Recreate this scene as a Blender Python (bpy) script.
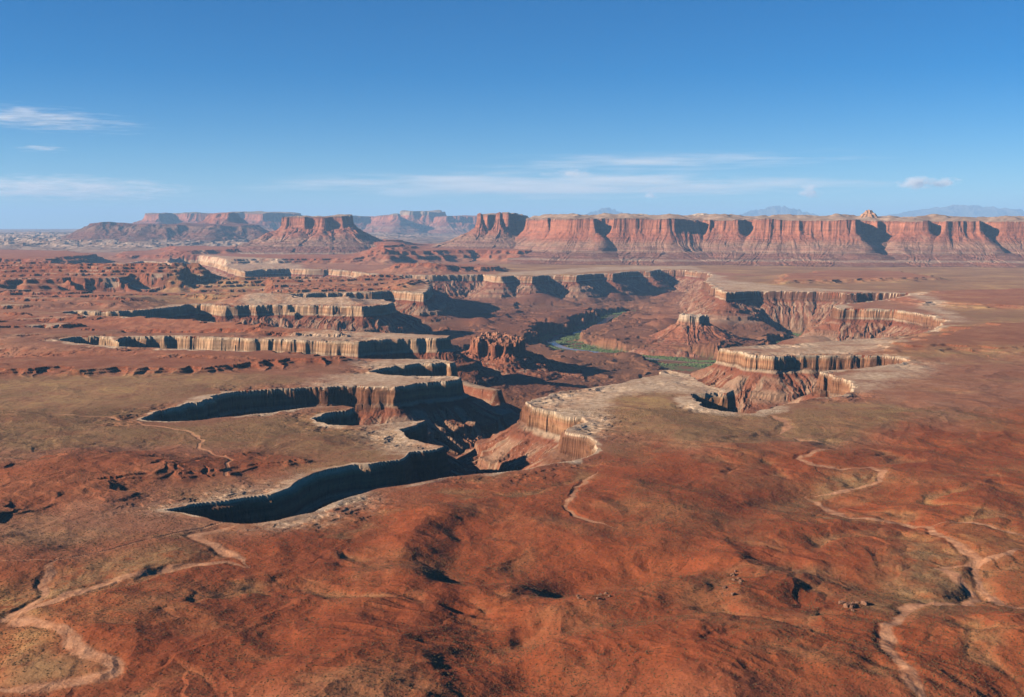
import bpy, math, random
import numpy as np

for o in list(bpy.data.objects):
    bpy.data.objects.remove(o)
S = bpy.context.scene
COL = S.collection
Q = 1.0                       # terrain resolution factor

# ------------------------------------------------------------------ camera
F = 1098.0                    # focal length in pixels of the 1024 wide frame
CX, CY, HY = 512.0, 348.5, 228.0
H = 380.0                     # eye height over the white rim bench, metres
PITCH = math.atan((CY - HY) / F)
cam = bpy.data.cameras.new('camera')
cam.sensor_width = 36.0
cam.lens = 36.0 * F / 1024.0
cam.clip_start = 1.0
cam.clip_end = 400000.0
co = bpy.data.objects.new('camera', cam)
COL.objects.link(co)
co.location = (0, 0, H)
co.rotation_euler = (math.pi / 2 - PITCH, 0, 0)
S.camera = co

# ------------------------------------------------------------------ light
SUN_EL = math.radians(21.0)
LD = np.array([0.97, 0.24])            # horizontal travel of the light
LD = LD / np.linalg.norm(LD)
TO_SUN = (-LD[0] * math.cos(SUN_EL), -LD[1] * math.cos(SUN_EL), math.sin(SUN_EL))
sun = bpy.data.lights.new('sun', 'SUN')
sun.energy = 5.0
sun.angle = math.radians(0.5)
sun.color = (1.0, 0.86, 0.68)
so = bpy.data.objects.new('sun', sun)
COL.objects.link(so)
from mathutils import Vector
so.rotation_euler = Vector(TO_SUN).to_track_quat('Z', 'Y').to_euler()

W = bpy.data.worlds.new('World')
S.world = W
W.use_nodes = True
nt = W.node_tree
nt.nodes.clear()
wo = nt.nodes.new('ShaderNodeOutputWorld')
bg = nt.nodes.new('ShaderNodeBackground')
sky = nt.nodes.new('ShaderNodeTexSky')
sky.sky_type = 'NISHITA'
sky.sun_disc = False
sky.sun_elevation = SUN_EL
sky.sun_rotation = math.atan2(TO_SUN[0], TO_SUN[1]) % (2 * math.pi)
sky.altitude = 3600
sky.air_density = 1.0
sky.dust_density = 0.5
sky.ozone_density = 2.0
hs = nt.nodes.new('ShaderNodeHueSaturation')
hs.inputs['Saturation'].default_value = 1.6
nt.links.new(sky.outputs[0], hs.inputs['Color'])
tint = nt.nodes.new('ShaderNodeMix')
tint.data_type = 'RGBA'
tint.blend_type = 'MULTIPLY'
tint.inputs[0].default_value = 1.0
tint.inputs[7].default_value = (0.74, 0.93, 1.03, 1)
nt.links.new(hs.outputs[0], tint.inputs[6])
nt.links.new(tint.outputs[2], bg.inputs['Color'])
nt.links.new(bg.outputs[0], wo.inputs['Surface'])
bg.inputs['Strength'].default_value = 0.05

S.view_settings.view_transform = 'Standard'
S.view_settings.look = 'None'
S.view_settings.exposure = 1.12
S.view_settings.gamma = 1.0
S.render.engine = 'CYCLES'
S.cycles.volume_bounces = 1
S.cycles.max_bounces = 4
S.cycles.diffuse_bounces = 0
S.cycles.use_denoising = True

# ------------------------------------------------------------------ helpers
f32 = np.float32
cp, sp = math.cos(PITCH), math.sin(PITCH)

def at(px, py, z=0.0):
    """picture point -> ground point on the level z"""
    u = (px - CX) / F
    v = (CY - py) / F
    dx, dy, dz = u, cp + v * sp, -sp + v * cp
    t = (z - H) / dz
    return (dx * t, dy * t)

def far(px, d):
    """picture column at depth d"""
    return ((px - CX) / F * d, d)

def zat(py, d):
    return H - (py - HY) / F * d

def pts(lst, z=0.0):
    return np.array([at(a, b, z) for a, b in lst], dtype=np.float64)

rng = np.random.RandomState(7)
PERM = rng.permutation(1024).astype(np.int32)
PERM2 = np.concatenate([PERM, PERM])
ANG = rng.rand(1024) * 2 * math.pi
GX = np.cos(ANG).astype(f32)
GY = np.sin(ANG).astype(f32)

def perlin(x, y, seed=0):
    x = np.asarray(x, dtype=np.float32) + f32(seed * 17.31)
    y = np.asarray(y, dtype=np.float32) + f32(seed * 9.77)
    xi = np.floor(x); yi = np.floor(y)
    xf = x - xi; yf = y - yi
    xi = xi.astype(np.int32) & 1023
    yi = yi.astype(np.int32) & 1023
    x1 = (xi + 1) & 1023
    y1 = (yi + 1) & 1023
    pa = PERM[xi]; pb = PERM[x1]
    u = xf * xf * xf * (xf * (xf * 6 - 15) + 10)
    v = yf * yf * yf * (yf * (yf * 6 - 15) + 10)
    h = PERM2[pa + yi]; n00 = GX[h] * xf + GY[h] * yf
    h = PERM2[pb + yi]; n10 = GX[h] * (xf - 1) + GY[h] * yf
    h = PERM2[pa + y1]; n01 = GX[h] * xf + GY[h] * (yf - 1)
    h = PERM2[pb + y1]; n11 = GX[h] * (xf - 1) + GY[h] * (yf - 1)
    a = n00 + u * (n10 - n00)
    b = n01 + u * (n11 - n01)
    return (a + v * (b - a)) * f32(1.5)

def fbm(x, y, scale, octv=4, seed=0, gain=0.5, ridged=False):
    out = 0.0
    amp = 1.0
    tot = 0.0
    f = 1.0 / scale
    for k in range(octv):
        n = perlin(x * f32(f), y * f32(f), seed + k * 3)
        if ridged:
            n = 1.0 - 2.0 * np.abs(n)
        out = out + amp * n
        tot += amp
        amp *= gain
        f *= 2.03
    return (out / tot).astype(f32)

def sstep(a, b, x):
    t = np.clip((x - a) / (b - a), 0, 1)
    return (t * t * (3 - 2 * t)).astype(f32)

def dist_poly(X, Y, poly, R, closed=True, polar=None, us=None):
    """distance to a polyline (capped at R), the arc length there, inside or not"""
    n = len(poly)
    best = np.full(X.shape, R * R, dtype=f32)
    uu = np.zeros(X.shape, dtype=f32)
    inside = np.zeros(X.shape, dtype=bool) if closed else None
    acc = 0.0
    for i in range(n if closed else n - 1):
        ax, ay = poly[i]
        bx, by = poly[(i + 1) % n]
        L = math.hypot(bx - ax, by - ay) + 1e-6
        sl = (slice(None), slice(None))
        if polar is not None:
            yr, tc = polar
            ya, yb = min(ay, by) - R - 60, max(ay, by) + R + 60
            xa, xb = min(ax, bx) - R - 60, max(ax, bx) + R + 60
            r0, r1 = np.searchsorted(yr, [ya, yb])
            ya = max(ya, yr[0])
            t0 = min(xa / ya, xa / yb); t1 = max(xb / ya, xb / yb)
            c0, c1 = np.searchsorted(tc, [t0, t1])
            sl = (slice(r0, r1), slice(c0, c1))
        xs, ys = X[sl], Y[sl]
        if xs.size:
            ex, ey = (bx - ax) / L, (by - ay) / L
            px_ = xs - f32(ax); py_ = ys - f32(ay)
            w = np.clip(px_ * f32(ex) + py_ * f32(ey), 0, f32(L))
            d2 = (px_ - w * f32(ex)) ** 2 + (py_ - w * f32(ey)) ** 2
            m = d2 < best[sl]
            best[sl] = np.where(m, d2, best[sl])
            uu[sl] = np.where(m, w + f32(acc), uu[sl])
        if closed and abs(by - ay) > 1e-9:
            if polar is not None:
                r0, r1 = np.searchsorted(yr, [min(ay, by) - 90, max(ay, by) + 90])
                rs = slice(r0, r1)
            else:
                rs = slice(None)
            Yr = Y[rs]
            c = ((ay > Yr) != (by > Yr))
            xx = f32(ax) + (Yr - f32(ay)) * f32((bx - ax) / (by - ay))
            inside[rs] ^= c & (X[rs] < xx)
        acc += L
    return np.sqrt(best), uu, inside

def interp(s, a, b):
    return np.interp(s, a, b).astype(f32)

def terrace(z, step, sharp=0.75):
    k = z / step
    fl = np.floor(k)
    fr = k - fl
    fr2 = np.clip((fr - sharp) / (1 - sharp), 0, 1) * (1 - 0.35) + fr * 0.35
    return ((fl + fr2) * step).astype(f32)

def make_mesh(name, V, Fq, mat, attrs=None, smooth=False):
    me = bpy.data.meshes.new(name)
    nv, nf = len(V), len(Fq)
    k = Fq.shape[1]
    me.vertices.add(nv)
    me.vertices.foreach_set('co', np.ascontiguousarray(V, dtype=f32).ravel())
    me.loops.add(nf * k)
    me.loops.foreach_set('vertex_index', np.ascontiguousarray(Fq, dtype=np.int32).ravel())
    me.polygons.add(nf)
    me.polygons.foreach_set('loop_start', np.arange(nf, dtype=np.int32) * k)
    me.polygons.foreach_set('loop_total', np.full(nf, k, dtype=np.int32))
    me.polygons.foreach_set('use_smooth', np.full(nf, smooth, dtype=bool))
    me.update(calc_edges=True)
    for an, arr in (attrs or {}).items():
        at_ = me.attributes.new(an, 'FLOAT_COLOR', 'POINT')
        at_.data.foreach_set('color', np.ascontiguousarray(arr, dtype=f32).ravel())
    if mat:
        me.materials.append(mat)
    o = bpy.data.objects.new(name, me)
    COL.objects.link(o)
    return o

def grid_faces(nr, nc):
    i = np.arange(nr * nc, dtype=np.int32).reshape(nr, nc)
    return np.stack([i[:-1, :-1], i[:-1, 1:], i[1:, 1:], i[1:, :-1]], axis=-1).reshape(-1, 4)

def sub_mesh(name, V, Fq, keep, mat, attrs=None, smooth=False):
    Fs = Fq[keep]
    if len(Fs) == 0:
        return None
    used = np.zeros(len(V), dtype=bool)
    used[Fs.ravel()] = True
    re_ = np.cumsum(used).astype(np.int32) - 1
    at2 = {k: v[used] for k, v in (attrs or {}).items()}
    return make_mesh(name, V[used], re_[Fs], mat, at2, smooth)

def tag(o, label=None, cat=None, group=None, kind=None):
    if label: o['label'] = label
    if cat: o['category'] = cat
    if group: o['group'] = group
    if kind: o['kind'] = kind
    return o

def empty(name, loc):
    o = bpy.data.objects.new(name, None)
    COL.objects.link(o)
    o.location = loc
    return o

def parent(o, root):
    o.parent = root
    o.matrix_parent_inverse = root.matrix_world.inverted()
    o.location = (-root.location[0], -root.location[1], -root.location[2])
    o.matrix_parent_inverse.identity()
    return o

# ------------------------------------------------------------------ materials
class NB:
    def __init__(self, name):
        self.m = bpy.data.materials.new(name)
        self.m.use_nodes = True
        self.t = self.m.node_tree
        self.t.nodes.clear()
        self.out = self.t.nodes.new('ShaderNodeOutputMaterial')
        self.b = self.t.nodes.new('ShaderNodeBsdfPrincipled')
        self.b.inputs['Roughness'].default_value = 0.95
        self.b.inputs['Specular IOR Level'].default_value = 0.08
        self.t.links.new(self.b.outputs[0], self.out.inputs['Surface'])
        g = self.t.nodes.new('ShaderNodeNewGeometry')
        self.pos = g.outputs['Position']
        self.nor = g.outputs['Normal']
    def L(self, a, b):
        if hasattr(a, 'is_output') or hasattr(a, 'links'):
            self.t.links.new(a, b)
        else:
            b.default_value = a
    def noise(self, scale_m, detail=4, rough=0.55, sx=1, sy=1, sz=1, dist=0.0, vec=None):
        mp = self.t.nodes.new('ShaderNodeMapping')
        mp.inputs['Scale'].default_value = (sx / scale_m, sy / scale_m, sz / scale_m)
        self.t.links.new(vec or self.pos, mp.inputs['Vector'])
        n = self.t.nodes.new('ShaderNodeTexNoise')
        n.inputs['Scale'].default_value = 1.0
        n.inputs['Detail'].default_value = detail
        n.inputs['Roughness'].default_value = rough
        n.inputs['Distortion'].default_value = dist
        self.t.links.new(mp.outputs[0], n.inputs['Vector'])
        return n.outputs['Fac']
    def voro(self, scale_m):
        mp = self.t.nodes.new('ShaderNodeMapping')
        mp.inputs['Scale'].default_value = (1 / scale_m,) * 3
        self.t.links.new(self.pos, mp.inputs['Vector'])
        n = self.t.nodes.new('ShaderNodeTexVoronoi')
        n.inputs['Scale'].default_value = 1.0
        self.t.links.new(mp.outputs[0], n.inputs['Vector'])
        return n.outputs['Distance']
    def math(self, op, a, b=0.0, c=0.0, clamp=False):
        n = self.t.nodes.new('ShaderNodeMath')
        n.operation = op
        n.use_clamp = clamp
        for i, v in enumerate((a, b, c)):
            self.L(v, n.inputs[i])
        return n.outputs[0]
    def ss(self, a, b, x):
        n = self.t.nodes.new('ShaderNodeMapRange')
        n.interpolation_type = 'SMOOTHSTEP'
        self.L(x, n.inputs['Value'])
        n.inputs['From Min'].default_value = a
        n.inputs['From Max'].default_value = b
        return n.outputs['Result']
    def ramp(self, fac, stops):
        n = self.t.nodes.new('ShaderNodeValToRGB')
        self.t.links.new(fac, n.inputs['Fac'])
        e = n.color_ramp.elements
        while len(e) > 1:
            e.remove(e[-1])
        e[0].position = stops[0][0]; e[0].color = (*stops[0][1], 1)
        for p, c in stops[1:]:
            k = e.new(p); k.color = (*c, 1)
        return n.outputs['Color']
    def mix(self, fac, a, b, mode='MIX'):
        n = self.t.nodes.new('ShaderNodeMix')
        n.data_type = 'RGBA'
        n.blend_type = mode
        n.clamp_factor = True
        self.L(fac, n.inputs[0])
        for v, i in ((a, 6), (b, 7)):
            if isinstance(v, tuple):
                n.inputs[i].default_value = (*v, 1)
            else:
                self.t.links.new(v, n.inputs[i])
        return n.outputs[2]
    def grey(self, v):
        n = self.t.nodes.new('ShaderNodeCombineColor')
        for i in range(3):
            self.L(v, n.inputs[i])
        return n.outputs[0]
    def attr(self, name):
        n = self.t.nodes.new('ShaderNodeAttribute')
        n.attribute_name = name
        s = self.t.nodes.new('ShaderNodeSeparateColor')
        self.t.links.new(n.outputs['Color'], s.inputs[0])
        return s.outputs[0], s.outputs[1], s.outputs[2], n.outputs['Alpha']
    def sep(self, v):
        n = self.t.nodes.new('ShaderNodeSeparateXYZ')
        self.t.links.new(v, n.inputs[0])
        return n.outputs
    def bump(self, h, dist, strength=1.0):
        n = self.t.nodes.new('ShaderNodeBump')
        n.inputs['Strength'].default_value = strength
        n.inputs['Distance'].default_value = dist
        self.t.links.new(h, n.inputs['Height'])
        self.t.links.new(n.outputs[0], self.b.inputs['Normal'])
    def done(self, col, k=1.0):
        if k != 1.0:
            col = self.mix(1.0, col, (k, k, k), 'MULTIPLY')
        self.t.links.new(col, self.b.inputs['Base Color'])
        return self.m

def mat_ground():
    n = NB('desert_ground')
    pale, veg, sand, red = n.attr('mask')
    slope = n.sep(n.nor)[2]
    big = n.noise(420, 5, 0.6)
    mid = n.noise(70, 5, 0.6, dist=0.6)
    fine = n.noise(14, 5, 0.7)
    spk = n.noise(3.2, 3, 0.7)
    soil_r = n.ramp(n.math('ADD', n.math('MULTIPLY', big, 0.5), n.math('MULTIPLY', mid, 0.5)),
                    [(0.36, (0.270, 0.065, 0.026)), (0.50, (0.308, 0.078, 0.030)), (0.62, (0.350, 0.104, 0.041))])
    soil_b = n.ramp(n.math('ADD', n.math('MULTIPLY', big, 0.4), n.math('MULTIPLY', mid, 0.6)),
                    [(0.34, (0.250, 0.098, 0.054)), (0.5, (0.330, 0.142, 0.080)), (0.64, (0.400, 0.200, 0.118))])
    c = n.mix(red, soil_b, soil_r)
    vg = n.math('MULTIPLY', veg, n.ss(0.30, 0.60, n.math('ADD', n.math('MULTIPLY', mid, 0.5), n.math('MULTIPLY', fine, 0.5))))
    vcol = n.ramp(big, [(0.4, (0.265, 0.150, 0.073)), (0.55, (0.350, 0.205, 0.097)), (0.66, (0.47, 0.295, 0.115))])
    c = n.mix(vg, c, vcol)
    # haze lightening painted in: ground colour brightened with distance
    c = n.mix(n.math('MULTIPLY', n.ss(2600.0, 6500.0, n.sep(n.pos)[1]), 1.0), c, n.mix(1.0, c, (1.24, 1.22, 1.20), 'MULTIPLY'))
    # bare red faces on steep ledges
    c = n.mix(n.math('MULTIPLY', n.ss(0.93, 0.80, slope), 0.6), c, (0.24, 0.058, 0.026))
    pl = n.math('MULTIPLY', pale, n.ss(0.25, 0.55, n.math('ADD', n.math('MULTIPLY', pale, 0.45), n.math('MULTIPLY', fine, 0.55))))
    pc = n.ramp(fine, [(0.3, (0.36, 0.22, 0.13)), (0.5, (0.60, 0.42, 0.275)), (0.7, (0.78, 0.59, 0.42))])
    c = n.mix(pl, c, pc)
    c = n.mix(sand, c, n.ramp(fine, [(0.3, (0.43, 0.19, 0.10)), (0.7, (0.57, 0.30, 0.17))]))
    # scattered scrub: dark little dots of blackbrush
    dots = n.math('MULTIPLY', n.ss(0.34, 0.18, n.voro(4.2)), n.ss(0.34, 0.56, n.noise(90, 4)))
    dots = n.math('MULTIPLY', dots, n.math('SUBTRACT', 1.0, n.math('ADD', sand, pl), clamp=True))
    c = n.mix(n.math('MULTIPLY', dots, 0.58), c, (0.075, 0.052, 0.028))
    v = n.math('ADD', 0.50, n.math('ADD', n.math('MULTIPLY', spk, 0.62), n.math('MULTIPLY', fine, 0.38)))
    c = n.mix(1.0, c, n.grey(v), 'MULTIPLY')
    n.bump(n.math('ADD', fine, n.math('MULTIPLY', spk, 0.35)), 2.2, 0.8)
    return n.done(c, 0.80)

def mat_canyon():
    n = NB('canyon_rock')
    pale, tal, green, u = n.attr('mask')
    P = n.sep(n.pos)
    slope = n.sep(n.nor)[2]
    warp = n.noise(120, 3)
    band = n.noise(8, 5, 0.7, sx=0.04, sy=0.04, sz=1.0)
    streak = n.noise(7, 4, 0.6, sx=0.7, sy=0.7, sz=0.07)
    zz = n.math('ADD', P[2], n.math('MULTIPLY', n.math('SUBTRACT', warp, 0.5), 10.0))
    k = n.math('DIVIDE', n.math('ADD', zz, 260.0), 270.0)
    c = n.ramp(k, [(0.0, (0.22, 0.098, 0.052)), (0.18, (0.265, 0.118, 0.063)), (0.45, (0.235, 0.088, 0.050)),
                   (0.62, (0.26, 0.092, 0.050)), (0.77, (0.25, 0.085, 0.048)), (0.787, (0.42, 0.28, 0.185)), (0.803, (0.45, 0.31, 0.21)), (0.82, (0.30, 0.145, 0.08)),
                   (0.86, (0.42, 0.215, 0.115)), (0.90, (0.35, 0.16, 0.085)), (0.925, (0.46, 0.27, 0.15)), (0.945, (0.60, 0.44, 0.30)), (1.0, (0.68, 0.52, 0.37))])
    brown = n.math('MULTIPLY', n.ss(0.40, 0.56, n.noise(520, 3, 0.55)), n.ss(-2.0, -5.5, zz))
    brown = n.math('MULTIPLY', brown, n.ss(-62.0, -56.0, zz))
    # the cream sandstone fingers on the left of the basin
    crm = n.math('MULTIPLY', n.ss(2850.0, 3250.0, P[1]), n.ss(250.0, -150.0, P[0]))
    brown = n.math('MULTIPLY', brown, n.math('SUBTRACT', 1.0, crm))
    crm = n.math('MULTIPLY', n.math('MULTIPLY', crm, n.ss(-52.0, -44.0, zz)), n.ss(0.34, 0.62, n.noise(260, 3)))
    c = n.mix(n.math('MULTIPLY', crm, 0.7), c, (0.62, 0.395, 0.23))
    c = n.mix(n.math('MULTIPLY', brown, 0.88), c, (0.19, 0.078, 0.044))
    bb = n.math('ADD', 0.25, n.math('MULTIPLY', band, 1.5))
    steep = n.ss(0.85, 0.55, slope)
    c = n.mix(n.math('MULTIPLY', steep, 0.8), c, n.mix(1.0, c, n.grey(bb), 'MULTIPLY'))
    # desert varnish streaks down the cliffs
    vs = n.math('MULTIPLY', n.ss(0.5, 0.66, streak), n.ss(0.6, 0.3, slope))
    c = n.mix(n.math('MULTIPLY', n.math('MULTIPLY', vs, n.ss(0.42, 0.6, n.noise(80, 3))), 0.28), c, (0.13, 0.055, 0.035))
    # pale talus aprons
    fine = n.noise(16, 5, 0.7)
    uv = n.t.nodes.new('ShaderNodeCombineXYZ')
    n.L(n.math('MULTIPLY', u, 1000.0), uv.inputs[0])
    n.L(n.math('MULTIPLY', P[2], 0.14), uv.inputs[1])
    stripe = n.noise(17, 4, 0.65, vec=uv.outputs[0])
    tm = n.math('MULTIPLY', tal, n.ss(0.44, 0.60, stripe))
    c = n.mix(n.math('MULTIPLY', tm, 0.8), c, (0.42, 0.27, 0.175))
    spk = n.noise(4, 3, 0.7)
    c = n.mix(n.math('MULTIPLY', n.math('MULTIPLY', tal, n.ss(0.60, 0.68, spk)), 0.7), c, (0.55, 0.42, 0.31))
    c = n.mix(green, c, n.ramp(fine, [(0.3, (0.11, 0.135, 0.06)), (0.7, (0.20, 0.225, 0.105))]))
    v = n.math('ADD', 0.62, n.math('ADD', n.math('MULTIPLY', spk, 0.36), n.math('MULTIPLY', fine, 0.40)))
    c = n.mix(1.0, c, n.grey(v), 'MULTIPLY')
    n.bump(n.math('ADD', n.math('ADD', fine, n.math('MULTIPLY', streak, 0.15)), n.math('MULTIPLY', band, 0.5)), 3.0, 0.8)
    return n.done(c, 0.72)

def mat_mesa(name, z0, z1, stops, talus=(0.36, 0.22, 0.15), sc=1.0):
    n = NB(name)
    P = n.sep(n.pos)
    slope = n.sep(n.nor)[2]
    warp = n.noise(300 * sc, 3)
    band = n.noise(22 * sc, 4, 0.65, sx=0.04, sy=0.04, sz=1.0)
    streak = n.noise(34 * sc, 5, 0.6, sx=1, sy=1, sz=0.10)
    zz = n.math('ADD', P[2], n.math('MULTIPLY', n.math('SUBTRACT', warp, 0.5), 40.0 * sc))
    k = n.math('DIVIDE', n.math('SUBTRACT', zz, z0), z1 - z0)
    c = n.ramp(k, stops)
    c = n.mix(0.85, c, n.mix(1.0, c, n.grey(n.math('ADD', 0.3, n.math('MULTIPLY', band, 1.4))), 'MULTIPLY'))
    vs = n.math('MULTIPLY', n.ss(0.48, 0.66, streak), n.ss(0.62, 0.35, slope))
    c = n.mix(n.math('MULTIPLY', vs, 0.32), c, (0.14, 0.055, 0.04))
    fine = n.noise(45 * sc, 5, 0.7)
    tm = n.math('MULTIPLY', n.ss(0.60, 0.75, slope), n.ss(0.52, 0.66, n.noise(120 * sc, 4, 0.65)))
    c = n.mix(n.math('MULTIPLY', tm, 0.55), c, talus)
    v = n.math('ADD', 0.45, n.math('MULTIPLY', fine, 1.1))
    c = n.mix(1.0, c, n.grey(v), 'MULTIPLY')
    n.bump(n.math('ADD', fine, streak), 14.0 * sc, 0.8)
    return n.done(c, 0.84)

def mat_plain(name, c1, c2, scale=8.0, bump=1.0):
    n = NB(name)
    f = n.noise(scale, 5, 0.65)
    c = n.ramp(f, [(0.3, c1), (0.7, c2)])
    n.bump(f, bump, 0.8)
    return n.done(c)

GROUND = mat_ground()
CANYON = mat_canyon()
RED = [(0.0, (0.225, 0.105, 0.065)), (0.25, (0.26, 0.10, 0.06)), (0.42, (0.30, 0.16, 0.105)), (0.46, (0.235, 0.085, 0.055)),
       (0.60, (0.30, 0.105, 0.060)), (0.80, (0.38, 0.145, 0.080)), (0.93, (0.36, 0.135, 0.08)), (0.97, (0.30, 0.19, 0.12)), (1.0, (0.32, 0.23, 0.16))]

# ------------------------------------------------------------------ the canyon rim (traced as it lies on the bench)
RIM_PX = [
    (162, 510), (180, 513), (200, 516), (222, 520.5), (245, 521.5), (275, 519.5), (311, 512), (331, 502), (356, 495), (382, 488),
    (410, 484), (428, 481), (450, 477), (471, 474), (500, 471.5), (525, 469), (548, 463.5), (566, 461), (580, 459), (589, 457), (596, 451), (594, 441),
    (584, 435), (566, 432), (568, 428), (578, 425), (584, 422), (576, 417), (562, 415), (551, 412), (543, 409), (531, 407), (525, 401.5),
    (540, 397), (562, 391), (590, 387.5), (615, 384), (640, 379), (655, 374), (662, 370.5), (670, 369.5), (677, 372), (690, 374.5),
    (695, 378), (705, 384), (717, 388), (724, 390), (733, 389.5), (728, 393), (710, 393), (694, 394), (693, 399), (699, 405), (710, 408.5), (733, 412), (750, 413), (777, 407.5),
    (803, 401), (817, 398), (833, 397), (843, 395.5), (851, 392), (853, 385), (846, 378.5), (836, 375.5), (829, 373.5), (823, 373.5), (820, 372), (826, 370.5),
    (840, 370), (855, 369), (880, 366), (900, 363.5), (908, 360.5), (900, 357.5), (885, 356), (860, 355.3), (830, 355.5), (800, 355.5), (770, 356), (752, 355), (738, 351), (728, 349.5), (720, 348),
    (728, 346.8), (750, 346), (790, 344), (830, 341), (878, 338), (900, 337), (920, 333), (940, 326), (948, 320.5), (921, 314), (894, 309.5), (860, 308.8),
    (841, 308.3), (836, 305), (850, 303), (880, 300.5), (905, 296), (912, 293), (880, 292.3), (850, 293), (820, 291.5), (790, 291), (770, 290.8), (750, 291), (728, 292.3), (718, 289.5),
    (706, 281), (713, 276), (708, 272.8), (693, 271), (678, 269.6), (660, 269.4), (650, 271.2), (637, 271), (624, 271.9), (613, 273.8), (602, 273.4), (588, 274), (577, 275.5), (562, 275), (546, 275), (531, 276.4),
    (515, 275.6), (500, 276.4), (484, 274.2), (468, 274.4), (438, 275), (402, 275), (372, 274), (351, 271), (326, 269.3), (306, 269.3), (290, 268.3), (262, 269), (244, 271.5), (232, 268), (215, 262.5),
    (198, 260), (180, 260), (168, 261.5), (176, 268), (172, 269), (160, 262), (142, 261), (120, 265), (118, 266.5), (95, 265.5), (84, 268), (92, 273), (118, 276), (160, 279), (200, 279.5), (243, 281), (310, 280), (370, 278.5), (410, 278), (427, 279.3),
    (428, 284), (428, 290), (424, 293), (410, 292.4), (397, 291.2), (392, 290.3), (384, 290.8), (366, 292), (345, 292.4), (321, 292.8), (288, 294), (300, 297), (330, 299.5), (360, 299), (385, 299.5), (394, 302),
    (386, 304.5), (362, 306), (330, 305.5), (300, 304.8), (262, 305), (225, 305.5), (200, 304), (186, 304), (180, 306), (150, 309), (120, 311), (70, 311), (58, 313),
    (100, 315.5), (150, 317.5), (200, 321), (235, 323.5), (275, 327), (310, 330), (345, 331), (395, 333), (448, 335.5),
    (447, 337.3), (420, 338), (392, 338.8), (370, 340), (356, 342), (349, 342), (340, 341), (310, 340), (280, 339), (250, 338.5), (220, 337), (180, 336), (140, 336), (125, 336), (122, 338), (119, 341), (112, 337), (95, 336), (70, 337),
    (52, 340), (80, 344), (120, 346.5), (170, 348), (210, 350), (250, 352), (300, 354.5), (345, 358), (375, 358.5), (410, 359), (443, 360), (457, 362),
    (452, 363.5), (443, 362.6), (420, 364), (400, 365.3), (382, 368), (374, 371), (385, 374), (405, 375.5), (432, 376), (455, 376), (463, 377.5),
    (455, 379.5), (430, 382), (410, 384.5), (396, 387), (385, 386.5), (365, 386.3), (345, 386), (318, 386.7), (290, 388), (262, 389.5), (235, 391.3), (216, 394.5),
    (207, 400.5), (190, 403.5), (165, 409.5), (150, 413), (138, 418.5), (150, 421.5), (175, 421), (205, 419.5), (235, 416.5), (265, 413.5), (300, 408.5), (330, 406), (346, 405.5), (354, 408.5),
    (340, 411.5), (324, 414), (315, 418), (318, 422), (326, 425), (351, 425.5), (377, 424), (392, 422), (410, 421), (425, 420), (420, 424), (405, 429), (403, 434), (407, 439), (425, 443),
    (444, 446), (438, 449), (410, 452), (401, 459), (385, 460.5), (372, 463), (352, 464), (341, 466), (326, 469.5), (313, 473), (299, 480), (290, 488), (273, 494), (258, 496), (244, 497.5),
    (218, 500.5), (200, 502.5), (188, 504.5), (172, 508)]
RIM = pts(RIM_PX)
FLOOR = -240.0
RIVER_PX = [(640, 312), (612, 316), (600, 325), (580, 332), (560, 336), (549, 342), (565, 349), (600, 353), (650, 359), (690, 363), (725, 364), (790, 352), (800, 338), (765, 329), (735, 327), (700, 324)]
RIVER = pts(RIVER_PX, FLOOR)

MEADOWS = [[(636, 353), (665, 354.5), (716, 358.5), (720, 376), (690, 378), (668, 376), (648, 364)],
           [(548, 342), (556, 335), (580, 328.5), (602, 320), (608, 326), (592, 332), (577, 338), (581, 344), (602, 349), (640, 354), (650, 362), (600, 359), (560, 355), (546, 348)],
           [(712, 325), (735, 323), (762, 325.5), (754, 332), (735, 334.5), (722, 331)]]
INNER = [([(440, 352), (500, 344), (527, 339), (541, 331), (566, 325.5), (590, 318), (597, 312), (560, 311), (500, 312), (440, 322)], 34),
         ([(606, 345), (650, 349), (712, 352), (740, 340), (720, 326), (690, 318), (640, 322), (600, 332)], 16)]

# washes and tracks on the plain: (path, half width m, depth m)
WASHES = [
    ([(-40, 695), (40, 690), (95, 684), (113, 676), (106, 667), (80, 657), (62, 640), (45, 629), (22, 622), (21, 615), (45, 607), (75, 596), (110, 585), (150, 574), (190, 567), (225, 563), (250, 568)], 6.5, 3.5),
    ([(250, 568), (240, 560), (222, 548), (205, 541), (196, 533), (215, 528), (250, 521)], 5.5, 4.0),
    ([(930, 730), (915, 700), (897, 668), (884, 655), (886, 640), (893, 628), (902, 612), (915, 605), (945, 600), (968, 597), (976, 591), (972, 583), (950, 572), (940, 568), (965, 566), (974, 561),
      (960, 549), (945, 540), (930, 530), (926, 525), (880, 515), (850, 512), (830, 500), (812, 491), (806, 488)], 4.8, 4.5),
    ([(806, 488), (845, 486), (880, 480), (883, 474), (870, 468), (840, 470), (812, 466), (800, 460), (820, 452), (838, 446)], 4.5, 4.0),
    ([(1060, 602), (1024, 600), (1000, 598), (985, 585), (980, 575), (974, 564), (1000, 560), (1030, 552)], 3.5, 4.0),
    ([(776, 432), (790, 426), (784, 420), (770, 414)], 6.0, 6.0),
    ([(600, 470), (588, 478), (578, 487), (572, 498), (568, 510), (590, 520), (620, 530)], 3.0, 5.0),
    ([(838, 446), (815, 440), (776, 432)], 3.0, 3.0),
    ([(1060, 548), (1000, 532), (960, 522), (926, 525)], 3.0, 3.0),
    ([(60, 560), (48, 575), (45, 590), (40, 600), (10, 618), (-40, 628)], 4.0, 6.0),
]
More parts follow.
